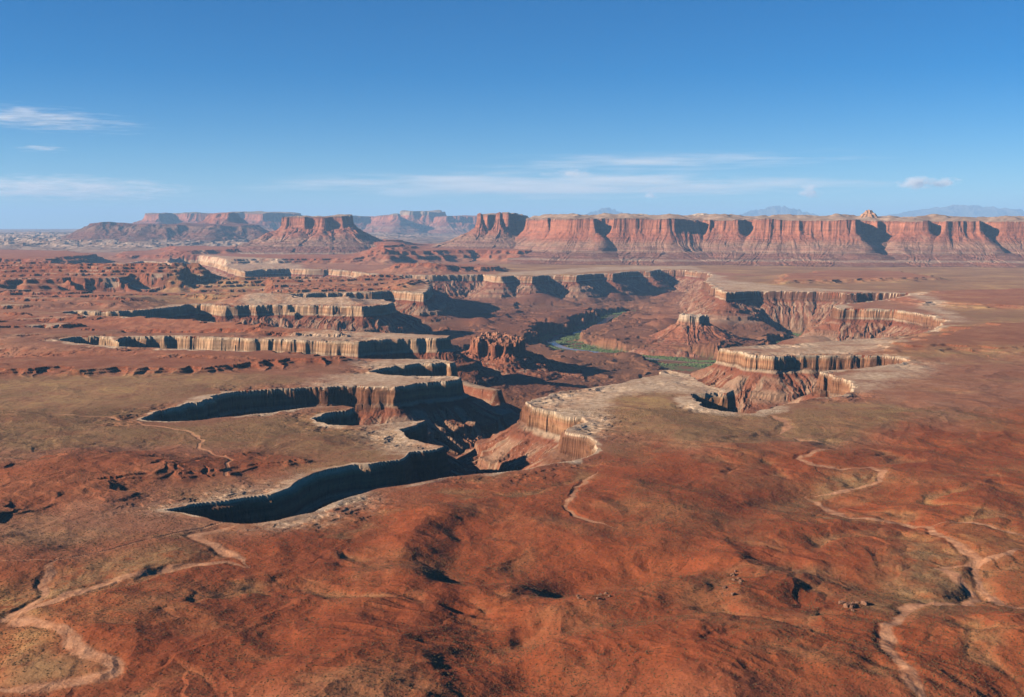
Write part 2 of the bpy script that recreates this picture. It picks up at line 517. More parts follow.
TRACKS = [
    ([(40, 416), (110, 417), (140, 424), (170, 428), (192, 432), (202, 440), (199, 448), (213, 455), (230, 463), (226, 476)], 3.2),
    ([(-20, 569), (55, 564), (110, 551), (160, 537), (210, 524), (260, 515)], 2.0),
    ([(115, 513), (150, 509), (185, 505)], 3.0),
]
# low ridges of the plain: path, half width, height, skew to the shaded side
RIDGES = [
    ([(380, 720), (392, 690), (396, 660), (406, 636), (420, 612), (440, 596)], 120, 14),
    ([(402, 575), (400, 560), (412, 540), (425, 524), (438, 514)], 60, 12),
    ([(520, 590), (560, 602), (620, 600), (680, 588)], 70, 9),
    ([(700, 690), (760, 668), (830, 640)], 80, 10),
    ([(730, 560), (770, 575), (745, 600)], 60, 11),
    ([(900, 690), (960, 650), (1040, 640)], 90, 12),
    ([(560, 660), (640, 650), (720, 636)], 80, 10),
]
# raised red benches: outline on the plain, height, slope width, raggedness
BENCHES = [
    ([(-250, 300), (0, 289), (40, 290), (75, 287), (110, 286), (150, 284.5), (180, 283), (150, 280.5), (100, 278.5), (60, 275), (0, 273), (-250, 272)], 80, 240, 90, 0.85),
    ([(-250, 310), (-60, 300), (0, 301), (60, 299), (130, 298.5), (190, 297.5), (250, 296), (200, 292), (120, 292), (60, 294), (0, 296), (-250, 298)], 18, 60, 40, 0.6),
    ([(-250, 336), (0, 327), (60, 325), (130, 326), (200, 329), (262, 331.5), (235, 327), (150, 321), (60, 318), (0, 316), (-250, 318)], 20, 60, 32, 0.5),
    ([(-250, 395), (-60, 376), (0, 374), (60, 373), (130, 371), (200, 371), (270, 366), (330, 362), (300, 358), (200, 355), (100, 352), (0, 350), (-250, 352)], 16, 85, 36, 0.65),
    ([(-200, 545), (-60, 515), (0, 506), (50, 500), (100, 494), (135, 483), (150, 474), (168, 466), (140, 459), (100, 462), (60, 470), (0, 474), (-200, 480)], 9, 120, 40, 0.6),
    ([(180, 478), (215, 472), (250, 470), (285, 466), (300, 462), (270, 458), (220, 460), (190, 466)], 8, 50, 25),
    ([(255, 333), (300, 335.5), (345, 336), (335, 333), (290, 331), (262, 329.5)], 14, 30, 20),
    ([(275, 289), (340, 288), (400, 286.5), (418, 284), (400, 281.5), (330, 283), (270, 284)], 30, 90, 32),
    ([(905, 353), (960, 351), (1020, 352), (1300, 350), (1300, 318), (1024, 326), (985, 330), (950, 338), (915, 345)], 22, 240, 50),
    ([(900, 300), (930, 305), (1000, 309), (1300, 306), (1300, 288), (1020, 291), (940, 294)], 18, 200, 50),
    ([(780, 284), (850, 283), (930, 280), (900, 274), (830, 273), (790, 277)], 26, 200, 80),
    ([(445, 273.5), (470, 272), (492, 272), (497, 270.5), (480, 269), (450, 269), (400, 270), (395, 272)], 45, 150, 70),
    ([(385, 264), (430, 262), (470, 261), (520, 262), (560, 260), (600, 258), (620, 252), (380, 252)], 130, 420, 60),
    ([(180, 266), (210, 265), (250, 264.5), (310, 264), (370, 264), (400, 262), (400, 251), (170, 251)], 60, 350, 60),
    ([(-250, 270), (0, 268), (45, 269.5), (58, 266), (82, 264), (95, 262), (70, 258), (0, 257), (-250, 257)], 90, 260, 80),
    ([(120, 259), (170, 260), (230, 258.5), (250, 256), (200, 255), (130, 255.5)], 50, 180, 110),
]
RED_PX = [(-200, 720), (-200, 560), (60, 560), (150, 545), (240, 535), (330, 508), (430, 486), (540, 468), (600, 462), (610, 447), (650, 440), (700, 458), (760, 447), (840, 448), (880, 440), (900, 425), (960, 425), (1024, 410), (1200, 400), (1250, 720)]
VEG_PX = [
    [(-250, 455), (-250, 378), (0, 378), (140, 374), (260, 372), (300, 380), (200, 395), (140, 412), (120, 420), (140, 425), (240, 420), (330, 412), (350, 430), (390, 430), (400, 460), (300, 474), (260, 450), (150, 445)],
    [(600, 400), (640, 388), (690, 385), (700, 410), (760, 415), (800, 430), (770, 445), (700, 452), (640, 435), (600, 430)],
    [(770, 412), (820, 402), (880, 402), (920, 412), (890, 430), (830, 445), (770, 440)],
    [(60, 620), (40, 605), (110, 590), (220, 555), (210, 535), (120, 555), (0, 590), (-100, 620)],
    [(500, 278), (560, 277), (620, 272), (660, 271), (700, 271), (760, 275), (1300, 280), (1300, 262), (700, 262), (480, 264)],
    [(730, 291), (800, 290), (912, 292), (960, 322), (900, 342), (880, 360), (1300, 350), (1300, 275), (730, 276)],
    [(180, 282), (420, 280), (420, 296), (240, 300), (150, 306), (100, 300)],
    [(780, 512), (840, 490), (890, 480), (880, 470), (820, 470), (800, 490), (770, 500)],
    [(860, 610), (880, 560), (930, 540), (985, 560), (985, 600), (920, 625)],
    [(0, 690), (0, 640), (40, 635), (90, 680)],
]

PALE_PX = [[(720, 348), (750, 346), (830, 341), (878, 338), (900, 345), (880, 352), (830, 354), (760, 354)],
           [(855, 371), (908, 361), (935, 364), (915, 374), (885, 384), (855, 391)],
           [(375, 372), (455, 376), (462, 378), (396, 386), (345, 386), (300, 382), (340, 374), (370, 372)],
           [(355, 360), (443, 360.5), (455, 363), (400, 364.5), (374, 368)],
           [(270, 336), (345, 333), (448, 335.5), (447, 337.2), (392, 338.5), (346, 340.5), (270, 338.5)],
           [(250, 300.5), (330, 300), (390, 300), (393, 303), (330, 305), (250, 304.5)],
           [(375, 424), (425, 420), (405, 430), (405, 439), (443, 446), (410, 452), (385, 445), (372, 430)],
           [(704, 282), (716, 289.5), (750, 291), (850, 291.5), (900, 292.5), (800, 288), (725, 280), (712, 274)],
           [(500, 275.5), (560, 274), (620, 269.5), (690, 269), (708, 273), (690, 266), (600, 267), (500, 273)],
           [(170, 507), (245, 492), (290, 483), (302, 479), (274, 494), (218, 500)],
           [(280, 521), (320, 509), (345, 500), (360, 496), (350, 503), (318, 516)],
           [(200, 259), (243, 271), (300, 268.5), (300, 265), (230, 262)],
           [(900, 293), (948, 320), (960, 322), (940, 305), (915, 294)]]

# ------------------------------------------------------------------ terrain sheet
def terrain(yr, tc, name_prefix=''):
    nr, nc = len(yr), len(tc)
    Y = np.repeat(yr[:, None], nc, axis=1).astype(f32)
    X = (yr[:, None] * tc[None, :]).astype(f32)
    pol = (yr, tc)
    # ragged rim: the plan is warped before distances are measured
    w = np.clip(Y / 2500.0, 0.4, 2.2)
    w2 = np.clip((Y - 1300.0) / 1200.0, 0.25, 1.0)
    wx = fbm(X, Y, 170, 3, 11) * 20 * w + (fbm(X, Y, 42, 3, 15) * 6.5 + terrace(perlin(X / 37, Y / 37, 18) * 9, 4.5, 0.85)) * w2
    wy = fbm(X, Y, 170, 3, 21) * 20 * w + (fbm(X, Y, 42, 3, 25) * 6.5 + terrace(perlin(X / 37, Y / 37, 28) * 9, 4.5, 0.85)) * w2
    XW, YW = X + wx, Y + wy
    R = 620.0
    d, u, ins = dist_poly(XW, YW, RIM, R, True, pol)
    s = np.where(ins, d, -d)
    del d
    # ---- the bench above the rim
    rimfade = sstep(15, 220, -s)
    g1 = fbm(X, Y, 330, 5, 31, 0.42)
    rx = X + fbm(X, Y, 160, 2, 41) * 60
    ry = Y + fbm(X, Y, 160, 2, 45) * 60
    g2 = fbm(rx, ry, 150, 4, 51, 0.40, ridged=True)
    g3 = fbm(X, Y, 24, 4, 61, 0.6)
    near = 1 - sstep(1500, 2600, Y)
    nearR = 1 - sstep(1900, 3600, Y - 0.25 * X)
    h = (g1 * (5 + 17 * near) + (g2 - 0.2) * (1.2 + 3.6 * nearR)) * rimfade + g3 * (0.35 + 0.45 * near) * sstep(0, 60, -s) + fbm(X, Y, 60, 3, 65, 0.5, ridged=True) * 0.9 * near * rimfade
    lt = sstep(-250, -800, X) * sstep(2650, 3600, Y) * (1 - sstep(9500, 11500, Y)) * sstep(70, 330, -s)
    lf = fbm(X * 0.24 + wx * 1.5, Y + wy * 2, 720, 4, 161, 0.42)
    h += terrace(lf * 105, 20.0, 0.86) * lt
    # low scarps in the foreground hills
    tv = fbm(X, Y, 260, 4, 71)
    h += (terrace(tv * 40, 7.0, 0.82) - tv * 40) * (0.10 + 0.9 * near * sstep(0.05, 0.4, fbm(X, Y, 420, 2, 75))) * 0.30 * rimfade
    gq = fbm(X + wx * 1.5, Y + wy * 1.5, 210, 3, 171, 0.5, ridged=True)
    gq = sstep(0.60, 0.92, gq) * sstep(-0.35, 0.15, fbm(X, Y, 400, 2, 175)) * near
    h -= 3.4 * gq * rimfade
    for path, hw, hh in RIDGES:
        p = pts(path)
        dd, uu, _ = dist_poly(X + wx * 0.8, Y + wy * 0.8, p, hw * 1.5, False, pol)
        e = np.clip(1 - dd / (hw * (1.05 + 0.35 * perlin(X / 60, Y / 60, 5))), 0, 1)
        g = 1 - 0.35 * np.abs(perlin(uu / 16, dd / 90, 8)) * np.minimum(1, dd / 20)
        h += hh * e * e * (3 - 2 * e) * 0.8 * g
    # an eroded hollow with a scarp round it
    hp = pts([(528, 592), (536, 576), (560, 564), (600, 556), (650, 553), (690, 557), (704, 566), (680, 580), (620, 592), (570, 600)])
    dd, uu, hi_ = dist_poly(X + wx, Y + wy, hp, 150, True, pol)
    sd = np.where(hi_, dd, -dd)
    h -= 8 * sstep(-14, 34, sd + 5 * perlin(uu / 22, uu * 0, 3)) * (1 - 0.8 * sstep(30, 130, sd))
    for path, hh, wd, rag, *gk in BENCHES:
        gk = gk[0] if gk else 0.35
        p = pts(path)
        rgx = (fbm(X, Y, rag * 3.2, 3, 81) * rag * 1.6).astype(f32)
        rgy = (fbm(X, Y, rag * 3.2, 3, 91) * rag * 1.6).astype(f32)
        dd, uu, bi = dist_poly(X + rgx, Y + rgy, p, wd * 1.6, True, pol)
        sd = np.where(bi, dd, -dd)
        gul = ((1 - 2 * np.abs(perlin(uu / (wd * 0.9), dd / (wd * 3), 7))) * 0.6 + perlin(uu / (wd * 2.7), uu * 0, 77) * 0.8 + perlin(uu / (wd * 0.35), uu * 0, 78) * 0.3) * wd * gk
        e = np.clip((sd + wd * 0.75 + gul * (sd < wd * 0.2)) / wd, 0, 1)
        prof = interp(e, [0, 0.35, 0.60, 0.66, 0.86, 0.92, 1], [0, 0.13, 0.34, 0.56, 0.70, 0.97, 1.0])
        h += hh * prof * sstep(-5, 40, -s)
    slab = fbm(X, Y, 55, 3, 145) * 9
    h += (terrace(slab, 2.2, 0.8) - 2.0) * sstep(150, 20, -s) * sstep(-0.2, 0.25, fbm(X, Y, 300, 2, 147)) * sstep(0, 25, -s)
    sand = np.zeros(X.shape, f32)
    wash_id = np.zeros(X.shape, np.int8)
    for path, hw, dp in WASHES:
        p = pts(path)
        m1 = perlin(X / 45, Y / 45, 13) * 7 + perlin(X / 15, Y / 15, 14) * 2.5
        m2 = perlin(X / 45, Y / 45, 23) * 7 + perlin(X / 15, Y / 15, 24) * 2.5
        dd, uu, _ = dist_poly(X + m1, Y + m2, p, 60, False, pol)
        plen = float(np.sum(np.linalg.norm(np.diff(p, axis=0), axis=1)))
        tp_ = 0.15 + 0.85 * sstep(0, 60, np.minimum(uu, plen - uu))
        k = hw * (1.25 + 0.8 * perlin(uu / 60, uu * 0, 4)) * tp_
        h -= dp * (1 - sstep(k * 0.9, k * 1.9 + 2.0, dd)) * np.clip(0.26 + 0.5 * perlin(uu / 60, uu * 0, 9), 0.1, 0.5) * tp_ + 1.5 * (1 - sstep(8, 55, dd))
        sm = (1 - sstep(k * 0.6, k * 1.35, dd)) * np.clip(0.95 + 0.6 * perlin(X / 18, Y / 18, 37), 0, 1)
        sand = np.maximum(sand, sm)
        wash_id[sm > 0.5] = 1
    for path, hw in TRACKS:
        p = pts(path)
        m1 = perlin(X / 40, Y / 40, 33) * 4
        dd, uu, _ = dist_poly(X + m1, Y + m1, p, 30, False, pol)
        sm = 1 - sstep(hw * 0.6, hw * 1.3, dd)
        sand = np.maximum(sand, sm * 0.8)
        wash_id[sm > 0.5] = 2
        h -= 0.8 * sm
    # ---- inside the canyon
    si = np.maximum(s, 0)
    jm = sstep(-0.3, 0.4, perlin(u / 140, u * 0 + 5, 63))
    jm2 = 0.10 + 0.90 * sstep(-300, 500, X)
    col = (perlin(u / 9, u * 0 + 2, 3) * 0.6 + terrace(perlin(u / 30, si / 40, 6) * 3.2 + perlin(u / 13, si / 8, 8) * 1.6, 2.0, 0.75)) * jm + np.abs(perlin(u / 75, si / 90, 9)) * 8 * jm2 + perlin(u / 190, u * 0, 10) * 5
    sc_ = np.maximum(si + (col - 2.0) * sstep(0, 4, si) * (1 - sstep(40, 120, si)), 0)
    cap = 1.0 + 0.30 * perlin(X / 300, Y / 300, 12)
    col = col * 0.65 * (0.25 + 0.75 * jm2)
    sc_ = np.maximum(si + (col - 1.3) * sstep(0, 4, si) * (1 - sstep(40, 120, si)), 0)
    zcl = interp(sc_, [0, 1.2, 4, 5.2, 6.6, 8, 12, 14, 20, 24, 40, 620], [0, -8, -10, -22, -24, -42, -45, -66, -72, -105, -150, -240]) * cap
    ta = 45 + 13 * perlin(u / 90, u * 0 + 1, 71) + 4 * perlin(u / 21, u * 0 + 1, 73) + 14 * perlin(X / 500, Y / 500, 75)
    gl = (1 - 2 * np.abs(perlin(u / 36, si / 240, 17))) * 0.9 + 0.6 * (1 - 2 * np.abs(perlin(u / 15, si / 110, 19)))
    ztl = -np.maximum(ta, 18) - interp(si, [0, 90, 100, 112, 116, 180, 186, 196, 330, 620], [0, 54, 58, 60, 76, 104, 120, 124, 150, 158])
    ztl += gl * (1.5 + 5.5 * sstep(15, 90, si)) * (1 - sstep(200, 330, si)) + fbm(X, Y, 12, 2, 79) * 1.6
    ztl = np.maximum(ztl, -218.0)
    zc = np.maximum(zcl, ztl)
    # the inner basin: low red ledges, the river trench
    fl = sstep(230, 420, si)
    bt = fbm(rx, ry, 420, 5, 101, 0.55)
    inner = terrace(bt * 28, 9.0, 0.80)
    zc += inner * fl
    rd, ru, _ = dist_poly(X + wx * 1.5, Y + wy * 1.5, RIVER, 330, False, pol)
    rd = rd + perlin(X / 90, Y / 90, 27) * 22
    hwv = 95 + 60 * perlin(ru / 500, ru * 0, 29)
    tr = 1 - sstep(hwv, hwv + 34, rd)
    for path in MEADOWS:
        md, mu, mi_ = dist_poly(X + wx * 1.5, Y + wy * 1.5, pts(path, FLOOR), 120, True, pol)
        tr = np.maximum(tr, sstep(-26, 6, np.where(mi_, md, -md)))
    tr = tr * sstep(110, 240, si)
    for path, hh in INNER:
        md, mu, mi_ = dist_poly(X + wx * 2, Y + wy * 2, pts(path, -190), 160, True, pol)
        md = np.where(mi_, md, -md) + 14 * perlin(mu / 60, mu * 0, 87)
        zc += hh * interp(md, [-60, -22, 0, 14], [0, 0.3, 0.45, 1.0]) * fl
    zc = zc * (1 - tr) + (FLOOR + 0.6) * tr
    # the red ridge beyond the shadowed wall of the second canyon
    rp = pts([(462, 380), (480, 386), (495, 388.5)], -45)
    rr, ru2, _ = dist_poly(X + wx * 0.5, Y + wy * 0.5, rp, 200, False, pol)
    rz = interp(rr + col * 0.8, [0, 14, 22, 30, 60, 150, 200], [-46, -48, -74, -88, -112, -170, -260])
    zc = np.maximum(zc, np.where(ins, rz, -999))
    z = np.where(ins, np.minimum(zc, h), h).astype(f32)
    # far behind, the land climbs
    z += interp(Y, [13500, 16000], [0, 25]) * (1 - ins)
    # ---- material masks
    pw = 8 + 90 * np.clip(fbm(X, Y, 380, 3, 111) + 0.12, 0, 1) + 34 * fbm(X, Y, 60, 4, 115)
    pw = pw * np.clip(Y / 2300.0, 0.55, 2.6)
    pale = (1 - sstep(0.35, 1.15, -s / np.maximum(pw, 3))) * sstep(-0.45, 0.15, fbm(X, Y, 140, 3, 119))
    prom = pts([(525, 400), (590, 386), (640, 377), (668, 368), (700, 376), (735, 390), (700, 394), (680, 392), (650, 392), (610, 396), (600, 408), (600, 425), (580, 440), (560, 420)])
    dd, _, pi_ = dist_poly(X + wx, Y + wy, prom, 90, True, pol)
    pale = np.maximum(pale, (1 - sstep(-20, 60, np.where(pi_, -dd, dd))) * np.clip(0.85 + 0.7 * fbm(X, Y, 90, 4, 141), 0, 1))
    pale = np.maximum(pale, 0.75 * lt * sstep(0.16, 0.05, np.abs((lf * 105 / 20.0) % 1.0 - 0.06)) * sstep(-0.2, 0.3, fbm(X, Y, 260, 2, 149)))
    for path in PALE_PX:
        dd, _, pi_ = dist_poly(X + wx * 1.5, Y + wy * 1.5, pts(path), 130, True, pol)
        pale = np.maximum(pale, sstep(-90, 40, np.where(pi_, dd, -dd)) * np.clip(0.70 + 0.8 * fbm(X, Y, 120, 4, 143), 0, 1))
    red = np.zeros(X.shape, f32)
    p = pts(RED_PX)
    dd, _, bi = dist_poly(X + wx * 4, Y + wy * 4, p, 300, True, pol)
    red = sstep(-110, 90, np.where(bi, dd, -dd))
    veg = np.zeros(X.shape, f32)
    for path in VEG_PX:
        p = pts(path)
        rr_ = 260 if path[0][1] < 400 else 120
        dd, _, bi = dist_poly(X + wx * 3, Y + wy * 3, p, rr_, True, pol)
        veg = np.maximum(veg, sstep(-rr_ * 0.35, rr_ * 0.35, np.where(bi, dd, -dd)))
    veg = np.maximum(veg, 0.7 * gq)
    veg = np.maximum(veg, 0.40 * sstep(0.02, 0.36, fbm(X, Y, 190, 5, 121)))
    for path, hh, wd, rag, *gk in BENCHES:
        p = pts(path)
        dd, _, bi = dist_poly(X, Y, p, 160, True, pol)
        k = sstep(-120, 40, np.where(bi, dd, -dd))
        veg *= 1 - 0.75 * k
        red = np.maximum(red, (0.75 if path[0][1] > 470 else 0.35) * k)
    tal = sstep(30, 50, si) * (1 - sstep(150, 300, si))
    green = sstep(0.75, 1.0, tr) * sstep(-0.35, 0.1, fbm(X, Y, 160, 3, 131))
    A = np.stack([pale, veg, sand, red], axis=-1)
    B = np.stack([pale, tal, np.where(ins, green, 0), u / 1000.0], axis=-1)
    mask = np.where(ins[..., None], B, A).reshape(-1, 4)
    V = np.stack([X, Y, z], axis=-1).reshape(-1, 3)
    return V, mask, s, wash_id, (nr, nc), z

def stretch(n, a, b, k):
    return None

nR = int(2100 * Q)
yr = np.exp(np.linspace(math.log(560.0), math.log(16000.0), nR))
tin = np.linspace(-0.50, 0.50, int(1500 * Q))
tout = 0.50 + (np.linspace(0, 1, int(90 * Q) + 1)[1:] ** 1.3) * 0.22
tc = np.concatenate([-tout[::-1], tin, tout])
V, MASK, s_, wid, (nr, nc), Zg = terrain(yr, tc)
FQ = grid_faces(nr, nc)
cells = lambda a: a[:-1, :-1]
s_c = (cells(s_) + s_[1:, 1:] + s_[1:, :-1] + s_[:-1, 1:]).reshape(-1) * 0.25
w_c = cells(wid).reshape(-1)
can = s_c > 0.0
yc = np.repeat(yr[:-1, None], nc - 1, axis=1).reshape(-1)
at_ = {'mask': MASK}
tag(sub_mesh('canyon', V, FQ, can, CANYON, at_), 'branching canyon below the pale rim with shadowed cliffs and red floor', kind='structure')
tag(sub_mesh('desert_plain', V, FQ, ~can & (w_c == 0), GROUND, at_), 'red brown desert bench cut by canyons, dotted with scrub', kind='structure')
tag(sub_mesh('dry_wash', V, FQ, ~can & (w_c == 1), GROUND, at_), 'pale winding dry wash beds across the red foreground', kind='structure')
tag(sub_mesh('dirt_track', V, FQ, ~can & (w_c == 2), GROUND, at_), 'thin dirt tracks crossing the brown bench on the left', kind='structure')
del V, MASK, FQ

def ground_z(x, y):
    """height of the terrain sheet under a point"""
    r = int(np.clip(np.searchsorted(yr, y), 1, nr - 1))
    c = int(np.clip(np.searchsorted(tc, x / y), 1, nc - 1))
    return float(Zg[r, c])

# ------------------------------------------------------------------ far country
fy = np.exp(np.linspace(math.log(15800.0), math.log(140000.0), 760))
ft = np.linspace(-0.85, 0.85, 900)
FX = (fy[:, None] * ft[None, :]).astype(f32)
FY = np.repeat(fy[:, None], len(ft), 1).astype(f32)
fz = interp(FY, [15800, 16000, 24000, 34000, 50000, 140000], [4, 22, 70, 150, 262, 300])
amp = interp(FY, [16000, 22000, 50000, 140000], [30, 55, 40, 10])
bad = fbm(FX, FY, 1500, 5, 201, 0.55, ridged=True)
fz += (terrace(bad * 1.4, 0.45, 0.7)) * amp * 0.8 + fbm(FX, FY, 5000, 3, 205) * amp
bl = fbm(FX, FY, 900, 5, 211, 0.55, ridged=True)
bm_ = sstep(-1500, -4500, FX - (FY - 20000) * 0.1) * sstep(16500, 19000, FY) * (1 - sstep(30000, 40000, FY))
fz += terrace(bl * 2.2, 0.5, 0.6) * 58 * bm_
fz[FY < 15950] = np.minimum(fz[FY < 15950], 20)
fV = np.stack([FX, FY, fz], -1).reshape(-1, 3)
n_ = NB('far_plain')
fb = n_.noise(2600, 5, 0.6, sy=0.35)
fd = n_.noise(260, 5, 0.7)
cc = n_.ramp(n_.math('ADD', n_.math('MULTIPLY', fb, 0.55), n_.math('MULTIPLY', fd, 0.45)),
             [(0.38, (0.11, 0.07, 0.05)), (0.48, (0.24, 0.14, 0.09)), (0.57, (0.34, 0.22, 0.15)), (0.70, (0.42, 0.31, 0.22))])
P_ = n_.sep(n_.pos)
bad_ = n_.math('MULTIPLY', n_.ss(-2500.0, -5000.0, P_[0]), n_.math('MULTIPLY', n_.ss(16500.0, 18500.0, P_[1]), n_.ss(34000.0, 27000.0, P_[1])))
bad_ = n_.math('MULTIPLY', bad_, n_.ss(0.42, 0.58, n_.noise(520, 4, 0.65)))
cc = n_.mix(bad_, cc, (0.40, 0.28, 0.20))
FARM = n_.done(cc)
tag(make_mesh('far_plain', fV, grid_faces(len(fy), len(ft)), FARM), 'distant hazy badlands and plain reaching the horizon', kind='structure')

# ------------------------------------------------------------------ buttes and mesas
def landform(name, label, cat, poly, box, step, ztop, prof, mat, capmat=None, seed=0, colamp=14, colsc=60, rag=40, ragsc=200, gully=16, gulsc=110,
             topf=None, ledge=18, parts=('cliff', 'talus_slope', 'caprock'), cliffz=None, zmin=-60, group=None, tilt=0.0):
    """a standing rock body: plan outline at the rim, profile down from the rim, notched by its own noise"""
    x0, x1, y0, y1 = box
    nx, ny = int((x1 - x0) / step[0]) + 1, int((y1 - y0) / step[1]) + 1
    X, Y = np.meshgrid(np.linspace(x0, x1, nx), np.linspace(y0, y1, ny))
    X = X.astype(f32); Y = Y.astype(f32)
    wx = fbm(X, Y, ragsc, 3, seed + 301) * rag
    wy = fbm(X, Y, ragsc, 3, seed + 311) * rag
    poly = np.array(poly)
    smax = prof[0][-1] + 50
    d, u, ins = dist_poly(X + wx, Y + wy, poly, smax, True)
    s = np.where(ins, -d, d)
    cz = prof[0][3]
    col = perlin(u / colsc, u * 0 + 2, seed + 3) * colamp + perlin(u / (colsc * 0.35), u * 0, seed + 5) * colamp * 0.45 + np.abs(perlin(u / (colsc * 2.2), s / 400, seed + 9)) * colamp * 0.9
    col = col * (0.45 + 0.9 * sstep(-0.35, 0.45, perlin(u / (colsc * 7), u * 0, seed + 33))) + terrace(fbm(X, Y, colsc * 1.3, 2, seed + 37) * colamp * 1.5, colamp * 0.8, 0.7)
    sc = np.where(s > -colamp * 2, s + (col - colamp * 0.4) * (1 - sstep(cz * 1.5, cz * 5, s)), s)
    z = interp(np.maximum(sc, 0), prof[0], prof[1])
    z += fbm(X, Y, colsc * 7, 3, seed + 41) * colamp * 2.8 * (1 - sstep(cz * 6, cz * 14, np.abs(s)))
    if ledge:
        zt = terrace(z, ledge, 0.6)
        z = np.where(sc > cz, z * 0.45 + zt * 0.55, z).astype(f32)
    gl = (1 - 2 * np.abs(perlin(u / gulsc + wx / gulsc * 0.6, s / 420, seed + 17))) + 0.7 * (1 - 2 * np.abs(perlin(u / (gulsc * .4), s / 200, seed + 19)))
    z += gl * gully * sstep(cz, cz * 3, s) * (1 - sstep(prof[0][-2], prof[0][-1], s))
    z += fbm(X, Y, gulsc * 0.5, 3, seed + 23) * gully * 0.4 * sstep(cz, cz * 2, s)
    if topf is not None:
        z = np.where(sc <= 0, z + topf(X, Y, -sc), z)
    z = (z + tilt * X * np.clip(z / 450.0, 0, 1)).astype(f32)
    V = np.stack([X, Y, z], -1).reshape(-1, 3)
    Fq = grid_faces(ny, nx)
    q = lambda a: (a[:-1, :-1] + a[1:, 1:] + a[1:, :-1] + a[:-1, 1:]).reshape(-1) * 0.25
    zc, scc = q(z), q(sc)
    live = zc > zmin
    cxy = poly.mean(axis=0)
    root = empty(name, (float(cxy[0]), float(cxy[1]), float(zmin)))
    tag(root, label, cat, group)
    cap = scc < -2
    clf = ~cap & (scc < prof[0][3] + 4)
    for nm, k, m in ((parts[0], clf, mat), (parts[1], ~cap & ~clf, mat), (parts[2], cap, capmat or mat)):
        o = sub_mesh(nm, V, Fq, k & live, m)
        if o:
            parent(o, root)
    return root

def fars(lst):
    return [far(a, b) for a, b in lst]

CAP = mat_plain('mesa_top', (0.20, 0.12, 0.08), (0.44, 0.30, 0.21), 90, 4)
SLICK = mat_plain('slickrock', (0.36, 0.25, 0.17), (0.56, 0.44, 0.33), 90, 6)

# the long wall on the right
mesa_stops = [(0.0, (0.20, 0.10, 0.065)), (0.10, (0.26, 0.10, 0.06)), (0.125, (0.40, 0.27, 0.19)), (0.15, (0.24, 0.105, 0.07)), (0.25, (0.225, 0.10, 0.07)), (0.28, (0.32, 0.19, 0.13)), (0.33, (0.25, 0.12, 0.085)), (0.40, (0.32, 0.18, 0.12)),
              (0.52, (0.30, 0.115, 0.070)), (0.60, (0.33, 0.115, 0.066)), (0.80, (0.37, 0.140, 0.080)), (0.93, (0.33, 0.12, 0.072)), (0.965, (0.24, 0.12, 0.085)), (1.0, (0.40, 0.28, 0.20))]
MESA = mat_mesa('orange_cliff_rock', -20, 500, mesa_stops)
def top_right(X, Y, e):
    k = sstep(60, 300, e)
    dome = np.clip(fbm(X, Y, 420, 4, 401) + 0.05, 0, 1)
    return sstep(20, 70, e) * 9 + k * (26 + 70 * dome)
wall = [(518, 14.9), (524, 14.3), (531, 13.9), (540, 13.6), (549, 12.95), (553, 13.05), (560, 12.65), (575, 12.4), (592, 12.3), (598, 12.75), (610, 12.75), (615, 12.4), (640, 12.3), (668, 12.2), (692, 12.3), (697, 12.7), (704, 12.65), (709, 12.3),
        (738, 12.2), (743, 12.5), (751, 12.45), (756, 12.12), (780, 12.0), (820, 11.9), (851, 11.75), (855, 12.1), (866, 12.05), (873, 11.95), (880, 12.0), (895, 11.9), (903, 11.8), (922, 11.75), (926, 11.95), (933, 11.9), (940, 11.7), (976, 11.7), (980, 11.9), (986, 11.85), (1005, 11.75), (1024, 11.7), (1100, 11.5), (1180, 11.4), (1180, 17.5), (518, 17.5)]
landform('mesa', 'long red cliff wall with pale slickrock top stretching across the right horizon', 'mesa', fars([(a, b * 1000) for a, b in wall]),
         (-50, 8300, 10500, 17000), (9, 5.0), 480, ([0, 6, 20, 46, 130, 300, 330, 560, 900, 1300], [494, 458, 385, 342, 272, 168, 132, 66, 18, -45]), MESA, CAP,
         seed=1, colamp=11, colsc=60, rag=120, ragsc=600, gully=6, gulsc=60, topf=top_right, ledge=20, zmin=-12, tilt=-0.0085)

TOWER = mat_mesa('tower_rock', -20, 640, mesa_stops)
# the wall behind with two red towers
wall2 = [(504, 14.3), (508, 14.2), (511, 14.6), (515, 15.1), (521, 15.7), (528, 17.5), (484, 17.5), (483, 15.4), (489, 15.1), (497, 15.15), (501, 14.9)]
landform('mesa', 'dark red mesa end just behind the two pointed towers', 'mesa', fars([(a, b * 1000) for a, b in wall2]),
         (-1100, 1200, 12700, 17500), (8, 6.0), 560, ([0, 6, 20, 46, 160, 330, 560, 900, 1300], [566, 520, 400, 352, 280, 205, 150, 80, -45]), TOWER, CAP,
         seed=2, colamp=16, colsc=80, rag=40, ragsc=260, gully=18, gulsc=130, ledge=22, zmin=-12)

